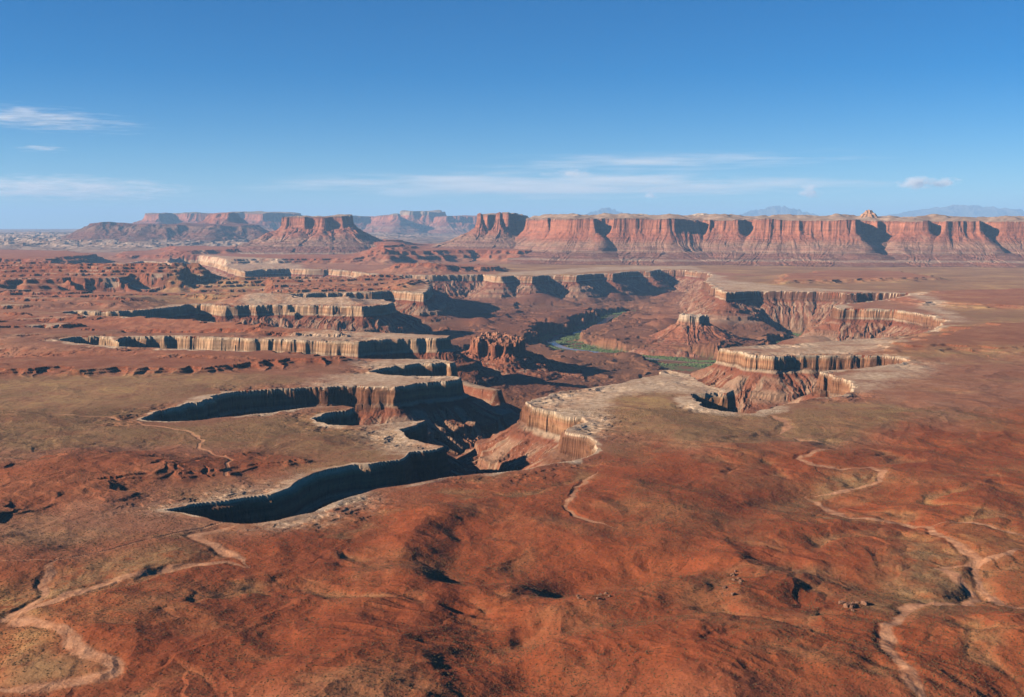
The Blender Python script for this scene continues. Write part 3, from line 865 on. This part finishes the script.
for lab, px_, d_, zt_, r0_, sd_ in (('left one of two pointed red rock towers before the dark mesa end', 480.5, 14150, 556, 30, 12), ('right one of two pointed red rock towers, touching the dark mesa end', 500, 14050, 552, 34, 13)):
    hx, hy = far(px_, d_)
    landform('rock_tower', lab, 'rock tower', [(hx + r0_ * a_, hy + r0_ * b_) for a_, b_ in ((-1, 0), (-.5, -.9), (.4, -1), (1.1, -.2), (.8, 1.6), (-.6, 1.5))],
             (hx - 1100, hx + 1100, hy - 1100, hy + 700), (6, 6), zt_, ([0, 6, 16, 34, 90, 190, 380, 650, 900], [zt_, zt_ - 60, zt_ - 120, zt_ - 165, zt_ - 225, 270, 200, 120, 20]), TOWER, TOWER,
             seed=sd_, colamp=12, colsc=30, rag=14, ragsc=90, gully=16, gulsc=80, ledge=18, zmin=-12, topf=lambda X, Y, e: e * 0.5)

# the big flat-topped butte
bt = [(286, 14.95), (292, 14.75), (300, 14.72), (306, 14.66), (315, 14.7), (324, 14.62), (333, 14.7), (342, 14.66), (350, 14.75), (353, 14.9), (349, 15.2), (330, 15.4), (305, 15.4), (290, 15.25)]
BUTTE = mat_mesa('butte_rock', 0, 540, mesa_stops)
landform('butte', 'large flat topped red butte on wide sloping base', 'butte', fars([(a, b * 1000) for a, b in bt]),
         (-4900, -700, 12700, 16600), (7, 6.0), 540, ([0, 5, 16, 38, 130, 340, 560, 840, 1200, 1650], [535, 500, 420, 385, 320, 215, 140, 85, 40, -40]), BUTTE, BUTTE,
         seed=3, colamp=17, colsc=60, rag=32, ragsc=180, gully=20, gulsc=110, ledge=20, zmin=-5,
         topf=lambda X, Y, e: fbm(X, Y, 120, 3, 433) * 10)

# the round-capped butte in the river bend
tb = np.array([at(678, 325, -110), at(690, 327, -110), at(702, 326, -110), at(709, 322, -110), at(700, 319, -110), at(685, 320, -110)])
hx, hy = at(692, 343, -215)
tb = [(hx + a, hy + b) for a, b in ((-70, -20), (-40, -70), (20, -80), (66, -50), (82, 10), (40, 66), (-20, 60), (-60, 30))]
TURK = mat_mesa('layered_butte_rock', -230, -62, [(0.0, (0.24, 0.10, 0.06)), (0.3, (0.27, 0.10, 0.055)), (0.60, (0.30, 0.11, 0.06)), (0.76, (0.36, 0.17, 0.10)), (0.82, (0.46, 0.31, 0.20)), (1.0, (0.58, 0.44, 0.32))], talus=(0.40, 0.27, 0.18), sc=0.35)
landform('butte', 'small pale capped butte on red talus cone in the river bend', 'butte', tb,
         (hx - 520, hx + 520, hy - 480, hy + 480), (3, 3), -60, ([0, 3, 8, 16, 70, 140, 230, 330, 400], [-72, -92, -108, -116, -150, -186, -208, -224, -262]), TURK, TURK,
         seed=4, colamp=6, colsc=16, rag=14, ragsc=60, gully=7, gulsc=40, ledge=7, zmin=-245, topf=lambda X, Y, e: fbm(X, Y, 50, 3, 441) * 9 + 3)

# the ruined red fins beside the second canyon
def fin_group():
    out = []
    cx_, cy_ = at(492, 366, -178)
    for px_, w in ((474, 8), (479, 6), (487, 9), (494, 10), (503, 8), (509, 7), (518, 6)):
        out.append((px_, w))
    return cx_, cy_, out
cx_, cy_, fins = fin_group()
sc_m = cy_ / F
fp = [(-20, 10), (-17, -12), (-12, -16), (-8, -6), (-4, -14), (2, -20), (6, -8), (10, -16), (16, -22), (19, -6), (24, -16), (28, -10), (30, 4), (22, 14), (8, 18), (-10, 20)]
fp = [(cx_ + a * sc_m, cy_ + b * sc_m * 2.0) for a, b in fp]
FZ0 = -60
FIN = mat_mesa('red_fin_rock', -220, -45, [(0.0, (0.25, 0.11, 0.065)), (0.4, (0.27, 0.095, 0.05)), (0.75, (0.33, 0.12, 0.065)), (0.93, (0.37, 0.16, 0.09)), (1.0, (0.48, 0.30, 0.19))], talus=(0.42, 0.30, 0.21), sc=0.3)
landform('rock_ruin', 'jagged red rock ruin with pinnacles above pale talus slope', 'rock formation', fp,
         (cx_ - 340, cx_ + 360, cy_ - 380, cy_ + 330), (2, 2), -62, ([0, 3, 8, 18, 60, 130, 220, 300, 340], [-70, -90, -112, -122, -146, -176, -196, -208, -240]), FIN, FIN,
         seed=5, colamp=9, colsc=14, rag=10, ragsc=40, gully=7, gulsc=30, ledge=8, zmin=-222, topf=lambda X, Y, e: fbm(X, Y, 34, 3, 451, ridged=True) * 22 - 8)

# far mesas
FARR = mat_mesa('far_mesa_rock', 120, 800, RED, sc=2.0)
FARSHADE = mat_mesa('painted_shade_mesa_rock', 100, 800, [(a_, tuple(0.72 * q_ for q_ in c_)) for a_, c_ in RED], talus=(0.18, 0.12, 0.09), sc=2.0)  # far mesa rock darkened throughout, cloud shade painted into its colours
def farmesa(label, lst, ztop, cliffz, foot, seed, name='mesa', cat='mesa', wide=1.0, mt=None):
    p = fars([(a, b * 1000) for a, b in lst])
    xs = [q[0] for q in p]; ys = [q[1] for q in p]
    reach = (cliffz - foot) * 2.4 * wide
    landform(name, label, cat, p, (min(xs) - reach - 200, max(xs) + reach + 200, min(ys) - reach - 200, max(ys)), (24, 18), ztop,
             ([0, 15, 40, 80, 80 + reach * 0.35, 80 + reach * 0.7, 80 + reach, 180 + reach], [ztop, ztop - (ztop - cliffz) * .35, cliffz + (ztop - cliffz) * .25, cliffz, cliffz - (cliffz - foot) * .5, cliffz - (cliffz - foot) * .8, foot, foot - 120]),
             mt or FARR, mt or FARR, seed=seed, colamp=45, colsc=200, rag=140, ragsc=700, gully=26, gulsc=300, ledge=34, zmin=foot - 60)
farmesa('far flat mesa with pink cliffs at the left horizon', [(150, 30.5), (160, 29.8), (168, 30.4), (176, 31), (190, 30.2), (205, 30.0), (222, 30.3), (246, 30.6), (262, 30.1), (282, 30.4), (300, 31), (300, 36), (150, 36)], 790, 600, 190, 6)
farmesa('far stepped mesa with raised middle behind the big butte', [(290, 34.5), (310, 34.0), (350, 33.8), (372, 34.2), (385, 33.4), (398, 33.0), (400, 34.4), (430, 34.6), (445, 33.6), (480, 34), (480, 39), (290, 39)], 742, 560, 200, 7)
farmesa('raised hazy mesa block on the far horizon between butte and towers', [(404, 34.9), (412, 34.3), (430, 34.4), (436, 34.8), (444, 35.5), (440, 37.5), (404, 37.5)], 905, 720, 420, 8, wide=0.7)
farmesa('distant cone shaped butte with flat top left of the big butte', [(212, 23.2), (222, 22.9), (232, 22.9), (238, 23.2), (234, 23.8), (214, 23.8)], 660, 560, 180, 9, 'butte', 'butte', 0.9)
farmesa('low shaded mesa step in front of the far left mesa', [(96, 21.5), (104, 20.9), (130, 21.0), (150, 20.7), (185, 20.9), (215, 20.6), (255, 21.0), (255, 23.5), (96, 24)], 440, 380, 110, 10, mt=FARSHADE)

# domes standing on the long wall
def dome(label, px_, d, w, h, dp, seed, mat, zb, knob=False):
    x, y = far(px_, d)
    n = 60
    a = np.linspace(0, 2 * math.pi, n, endpoint=False)
    r = np.linspace(0, 1, 26)
    Rr, Aa = np.meshgrid(r, a, indexing='ij')
    cx2 = np.cos(Aa); sy2 = np.sin(Aa)
    wob = 1 + 0.22 * perlin(cx2 * 1.6 + 5, sy2 * 1.6 + 5, seed) + 0.1 * perlin(cx2 * 5, sy2 * 5, seed + 2)
    Xl = Rr * cx2 * wob * w / 2
    Yl = Rr * sy2 * wob * dp / 2
    prof = np.interp(Rr, [0, 0.26, 0.34, 0.42, 0.62, 0.70, 0.86, 1.0], [1, 0.95, 0.74, 0.66, 0.56, 0.38, 0.22, -0.25]) if knob else np.interp(Rr, [0, 0.3, 0.55, 0.75, 0.9, 1.0], [1, 0.95, 0.80, 0.58, 0.30, -0.25])
    Zl = prof * h + perlin(Xl / (w * .12), Yl / (w * .12), seed + 4) * h * 0.10 * (Rr < 0.95)
    V = np.stack([Xl, Yl, Zl], -1).reshape(-1, 3)
    i = np.arange(26 * n).reshape(26, n)
    j = np.roll(i, -1, axis=1)
    Fq = np.stack([i[:-1], i[1:], j[1:], j[:-1]], -1).reshape(-1, 4)
    o = make_mesh('rock_dome', V, Fq, mat)
    o.location = (x, y, zb)
    tag(o, label, 'rock dome')
    return o
dome('large orange rock dome with knob standing on the long mesa', 866, 12350, 265, 112, 260, 3, mat_plain('orange_dome', (0.30, 0.15, 0.085), (0.44, 0.25, 0.15), 40, 6), 470, True)
dome('low pale rock dome on mesa rim above the shaded alcove', 700, 13250, 280, 40, 240, 5, SLICK, 515)
dome('small cream rock knob on mesa top, left of pale dome', 640, 13300, 260, 30, 200, 7, SLICK, 520)
dome('long flat whitish rock swell on mesa top, right of orange dome', 945, 12700, 760, 52, 400, 9, SLICK, 462)
dome('low grey white rock swell on mesa top, left of orange dome', 800, 13000, 560, 44, 300, 11, SLICK, 490)

# blue mountains on the skyline
MTN = mat_plain('mountain_rock', (0.06, 0.07, 0.06), (0.16, 0.15, 0.13), 1500, 50)
def mountain(px_, d, wpx, ytop, seed):
    x, y = far(px_, d)
    w = wpx / F * d
    hgt = zat(ytop, d)
    nx, ny = 140, 60
    X, Y = np.meshgrid(np.linspace(x - w * .5, x + w * .5, nx), np.linspace(y - 6000, y + 6000, ny))
    e = np.clip(1 - np.abs((X - x) / (w * .5)) ** 1.4, 0, 1) * np.clip(1 - ((Y - y) / 6000) ** 2, 0, 1)
    rg = fbm(X.astype(f32), Y.astype(f32), w * 0.16, 5, seed, 0.5, ridged=True)
    z = 150 + (hgt - 150) * e * (0.68 + 0.38 * rg)
    o = make_mesh('mountain', np.stack([X, Y, z], -1).reshape(-1, 3), grid_faces(ny, nx), MTN)
    return tag(o, kind='structure')
mountain(605, 92000, 100, 207.5, 501)
mountain(775, 92000, 150, 205, 511)
mountain(965, 92000, 290, 203.5, 521)

# ------------------------------------------------------------------ river
def ribbon(name, path, hw, z, mat):
    p = np.array(path)
    P = []
    for i in range(len(p) - 1):
        for k in range(8):
            P.append(p[i] + (p[i + 1] - p[i]) * k / 8)
    P.append(p[-1])
    P = np.array(P)
    for _ in range(6):
        P[1:-1] = (P[:-2] + 2 * P[1:-1] + P[2:]) / 4
    t = np.gradient(P, axis=0)
    t /= np.linalg.norm(t, axis=1)[:, None]
    nrm = np.stack([-t[:, 1], t[:, 0]], -1)
    a = P + nrm * hw; b = P - nrm * hw
    V = np.concatenate([np.c_[a, np.full(len(P), z)], np.c_[b, np.full(len(P), z)]])
    n = len(P)
    i = np.arange(n - 1)
    return make_mesh(name, V, np.stack([i, i + 1, n + i + 1, n + i], -1), mat)
n_ = NB('river_water')
n_.b.inputs['Roughness'].default_value = 0.12
n_.b.inputs['Specular IOR Level'].default_value = 0.5
n_.bump(n_.noise(6, 3), 0.3, 0.3)
WATER = n_.done(n_.ramp(n_.noise(120, 2), [(0.3, (0.10, 0.11, 0.085)), (0.7, (0.13, 0.13, 0.10))]))
tag(ribbon('river', RIVER, 22, FLOOR + 2.0, WATER), 'green river bending through the canyon floor', kind='structure')

# ------------------------------------------------------------------ haze
hz = bpy.data.materials.new('haze')
hz.use_nodes = True
ht = hz.node_tree
ht.nodes.clear()
ho = ht.nodes.new('ShaderNodeOutputMaterial')
pv = ht.nodes.new('ShaderNodeVolumePrincipled')
pv.inputs['Color'].default_value = (0.36, 0.63, 1.0, 1)
pv.inputs['Density'].default_value = 1.65e-5
pv.inputs['Anisotropy'].default_value = 0.0
ht.links.new(pv.outputs[0], ho.inputs['Volume'])
bx = [(x, y, z) for z in (FLOOR - 60, 2600) for x, y in ((-125000, -3000), (125000, -3000), (125000, 141000), (-125000, 141000))]
hb = make_mesh('haze', np.array(bx), np.array([[0, 3, 2, 1], [4, 5, 6, 7], [0, 1, 5, 4], [1, 2, 6, 5], [2, 3, 7, 6], [3, 0, 4, 7]]), hz)
tag(hb, kind='stuff')

# ------------------------------------------------------------------ scrub on the plain (uncountable)
def zs_at(x, y):
    r = np.clip(np.interp(np.log(y), np.log(yr), np.arange(nr)), 0, nr - 1.001)
    c = np.clip(np.interp(x / y, tc, np.arange(nc)), 0, nc - 1.001)
    r0 = r.astype(int); c0 = c.astype(int)
    a = r - r0; b = c - c0
    return (Zg[r0, c0] * (1 - a) * (1 - b) + Zg[r0 + 1, c0] * a * (1 - b) + Zg[r0, c0 + 1] * (1 - a) * b + Zg[r0 + 1, c0 + 1] * a * b), s_[r0, c0], wid[r0, c0]

def tufts(name, x, y, z, rad, hgt, mat, seed):
    r_ = np.random.RandomState(seed)
    n = len(x)
    ang = r_.rand(n)[:, None] * 6.28 + np.arange(5)[None, :] * (2 * math.pi / 5)
    rr = rad[:, None] * (0.7 + 0.6 * r_.rand(n, 5))
    lo = np.stack([x[:, None] + np.cos(ang) * rr * .7, y[:, None] + np.sin(ang) * rr * .7, np.repeat((z - 0.25)[:, None], 5, 1)], -1)
    mi = np.stack([x[:, None] + np.cos(ang + .3) * rr, y[:, None] + np.sin(ang + .3) * rr, z[:, None] + hgt[:, None] * (0.45 + 0.3 * r_.rand(n, 5))], -1)
    tp = np.stack([x, y, z + hgt], -1)[:, None, :]
    V = np.concatenate([lo, mi, tp], 1).reshape(-1, 3)
    f = []
    for k in range(5):
        k2 = (k + 1) % 5
        f += [(k, k2, 5 + k2), (k, 5 + k2, 5 + k), (5 + k, 5 + k2, 10)]
    Fq = (np.array(f)[None] + np.arange(n)[:, None, None] * 11).reshape(-1, 3)
    return make_mesh(name, V, Fq, mat)

r_ = np.random.RandomState(21)
NS = 420000
ys = np.sqrt(r_.uniform(600 ** 2, 2300 ** 2, NS))
xs = ys * r_.uniform(-0.6, 0.6, NS)
den = fbm(xs, ys, 160, 4, 601) + 0.4 * fbm(xs, ys, 18, 2, 605)
zz_, ss_, ww_ = zs_at(xs, ys)
ok = (den > r_.uniform(-0.55, 0.5, NS)) & (ss_ < -12) & (ww_ == 0)
xs, ys, zz_ = xs[ok], ys[ok], zz_[ok]
SCRUB = mat_plain('scrub_leaves', (0.09, 0.058, 0.028), (0.17, 0.105, 0.050), 9, 0.2)
tag(tufts('desert_scrub', xs, ys, zz_, 0.32 + 0.6 * r_.rand(len(xs)) ** 3, 0.3 + 0.6 * r_.rand(len(xs)) ** 3, SCRUB, 5), kind='stuff')

# green thicket on the river banks
n = 16000
k = r_.randint(0, len(RIVER_PX) - 1, n)
a = r_.rand(n)[:, None]
pp = RIVER[k] * (1 - a) + RIVER[k + 1] * a + r_.normal(0, 62, (n, 2))
zz_, ss_, ww_ = zs_at(pp[:, 0], pp[:, 1])
rd = np.full(n, 1e9)
for i in range(len(RIVER) - 1):
    A_, B_ = RIVER[i], RIVER[i + 1]
    t_ = np.clip(((pp - A_) @ (B_ - A_)) / ((B_ - A_) @ (B_ - A_)), 0, 1)
    rd = np.minimum(rd, np.linalg.norm(pp - (A_ + t_[:, None] * (B_ - A_)), axis=1))
ok = (zz_ < FLOOR + 4) & (rd > 36) & (fbm(pp[:, 0].astype(f32), pp[:, 1].astype(f32), 160, 3, 131) > -0.2)
pp, zz_ = pp[ok], zz_[ok]
THICK = mat_plain('thicket_leaves', (0.08, 0.12, 0.045), (0.17, 0.215, 0.085), 14, 0.3)
tag(tufts('riverside_thicket', pp[:, 0], pp[:, 1], zz_, 3 + 4 * r_.rand(len(pp)), 2.5 + 3 * r_.rand(len(pp)), THICK, 6), kind='stuff')

# boulders
ROCK = mat_plain('boulder_rock', (0.12, 0.06, 0.04), (0.26, 0.13, 0.08), 3, 0.5)
def boulder(px_, py_, size, label, group, seed):
    import bmesh
    x, y = at(px_, py_)
    bm = bmesh.new()
    bmesh.ops.create_icosphere(bm, subdivisions=3, radius=1.0)
    rr = random.Random(seed)
    sx, sy, sz = size * rr.uniform(.7, 1.2), size * rr.uniform(.7, 1.1), size * rr.uniform(.55, .8)
    co_ = np.array([v.co[:] for v in bm.verts])
    dn = perlin(co_[:, 0] * 1.3 + seed, co_[:, 1] * 1.3 + co_[:, 2], seed) * 0.35 + perlin(co_[:, 0] * 3 + seed, co_[:, 2] * 3 + co_[:, 1], seed + 1) * 0.12
    for v, dd_ in zip(bm.verts, dn):
        c = v.co
        m = max(abs(c.x), abs(c.y), abs(c.z))
        f = (1.0 / m) * 0.55 + 0.45 + float(dd_)
        v.co = (c.x * f * sx * .6, c.y * f * sy * .6, c.z * f * sz * .6)
    me = bpy.data.meshes.new('boulder')
    bm.to_mesh(me); bm.free()
    me.materials.append(ROCK)
    o = bpy.data.objects.new('boulder', me)
    COL.objects.link(o)
    z_ = float(zs_at(np.array([x]), np.array([y]))[0][0])
    o.location = (x, y, z_ + sz * 0.25)
    o.rotation_euler = (rr.uniform(-.2, .2), rr.uniform(-.2, .2), rr.uniform(0, 6))
    tag(o, label, 'boulder', group)
rb = random.Random(4)
for i in range(12):
    boulder(851 + rb.gauss(0, 8), 609 + rb.gauss(0, 4), rb.uniform(2.5, 6), 'dark red boulder in the cluster left of the winding right wash', 'boulders left of the right wash', i + 1)
for i in range(10):
    boulder(592 + rb.gauss(0, 13), 601 + rb.gauss(0, 3.5), rb.uniform(2.0, 4.5), 'red brown boulder strewn below the eroded hollow in the middle foreground', 'boulders below the hollow', i + 31)
for i in range(8):
    boulder(737 + rb.gauss(0, 6), 588 + rb.gauss(0, 6), rb.uniform(2.5, 5), 'dark boulder on the small knoll right of the eroded hollow', 'boulders on the small knoll', i + 61)

# ------------------------------------------------------------------ clouds (bodies of vapour far beyond and above the haze)
def cloud(label, px_, py_, d, wpx, hpx, depth, dens, nsc, ax, thr, seed, tilt=0.0):
    import bmesh
    x, y = far(px_, d)
    z = zat(py_, d)
    bm = bmesh.new()
    bmesh.ops.create_icosphere(bm, subdivisions=4, radius=1.0)
    me = bpy.data.meshes.new('cloud')
    bm.to_mesh(me); bm.free()
    o = bpy.data.objects.new('cloud', me)
    COL.objects.link(o)
    o.location = (x, y, z)
    o.scale = (wpx / F * d / 2, depth / 2, hpx / F * d / 2)
    o.rotation_euler = (0, tilt, 0)
    m = bpy.data.materials.new('cloud_vapour')
    m.use_nodes = True
    t = m.node_tree
    t.nodes.clear()
    out = t.nodes.new('ShaderNodeOutputMaterial')
    v = t.nodes.new('ShaderNodeVolumePrincipled')
    v.inputs['Color'].default_value = (1, 1, 1, 1)
    v.inputs['Anisotropy'].default_value = 0.0
    tcn = t.nodes.new('ShaderNodeTexCoord')
    ln = t.nodes.new('ShaderNodeVectorMath'); ln.operation = 'LENGTH'
    t.links.new(tcn.outputs['Object'], ln.inputs[0])
    g = t.nodes.new('ShaderNodeNewGeometry')
    mp = t.nodes.new('ShaderNodeMapping')
    mp.inputs['Location'].default_value = (seed * 3.7, seed * 1.9, seed * 5.3)
    mp.inputs['Scale'].default_value = tuple(1.0 / (nsc * k) for k in ax)
    t.links.new(g.outputs['Position'], mp.inputs['Vector'])
    nz = t.nodes.new('ShaderNodeTexNoise')
    nz.inputs['Scale'].default_value = 1.0
    nz.inputs['Detail'].default_value = 9
    nz.inputs['Roughness'].default_value = 0.66
    t.links.new(mp.outputs[0], nz.inputs['Vector'])
    def M(op, a, b):
        q = t.nodes.new('ShaderNodeMath'); q.operation = op
        for i, w_ in enumerate((a, b)):
            if hasattr(w_, 'links'): t.links.new(w_, q.inputs[i])
            else: q.inputs[i].default_value = w_
        return q.outputs[0]
    fall = M('SUBTRACT', 1.0, M('POWER', ln.outputs['Value'], 2.0))
    val = M('ADD', nz.outputs['Fac'], M('MULTIPLY', M('SUBTRACT', fall, 0.6), 0.26))
    mr = t.nodes.new('ShaderNodeMapRange')
    mr.interpolation_type = 'SMOOTHSTEP'
    t.links.new(val, mr.inputs['Value'])
    mr.inputs['From Min'].default_value = thr
    mr.inputs['From Max'].default_value = thr + 0.28
    mr.inputs['To Max'].default_value = dens
    t.links.new(M('MULTIPLY', mr.outputs[0], M('MAXIMUM', fall, 0.0)), v.inputs['Density'])
    t.links.new(v.outputs[0], out.inputs['Volume'])
    me.materials.append(m)
    tag(o, label, 'cloud')
cloud('long tapering white cirrus streak high at the left edge', 48, 121, 60000, 300, 36, 5000, 0.8e-3, 330, (5.5, 5, 0.28), 0.50, 1, math.radians(5))
cloud('tiny faint wisp under the long cirrus streak', 48, 150, 60000, 75, 12, 3000, 7e-4, 260, (4, 4, 0.35), 0.50, 2)
cloud('broad pale cloud bank low at the left edge', 60, 189, 80000, 400, 36, 14000, 5e-4, 600, (3.0, 3, 0.45), 0.475, 3, math.radians(1))
cloud('very wide faint veil of cirrus above the long red wall', 660, 163, 80000, 560, 30, 16000, 1.5e-4, 1200, (5, 5, 0.22), 0.49, 4, math.radians(-1))
cloud('thin hazy cloud layer low in the middle sky', 560, 186, 90000, 800, 34, 20000, 2.0e-4, 1900, (4, 4, 0.3), 0.42, 5)
cloud('brightest small puffy cloud, upper right above the blue mountain', 913, 184, 75000, 52, 20, 3000, 4e-3, 550, (1.4, 1.4, 0.7), 0.46, 6)
cloud('small puffy cloud just right of the brightest puff', 940, 183, 75000, 42, 15, 2400, 4e-3, 500, (1.4, 1.4, 0.7), 0.47, 7)
cloud('faint round cloud puff above the middle blue mountain', 808, 192, 78000, 34, 20, 2600, 2.5e-3, 600, (1.2, 1.2, 0.8), 0.45, 8)
cloud('small bright fleck of cloud above the wall, left of centre', 650, 196, 75000, 18, 10, 1500, 2.5e-3, 400, (1.2, 1.2, 0.8), 0.44, 9)
cloud('loose fluffy cloud cluster above the two towers', 570, 174, 78000, 80, 16, 4000, 1.3e-3, 700, (1.8, 1.8, 0.6), 0.48, 10)
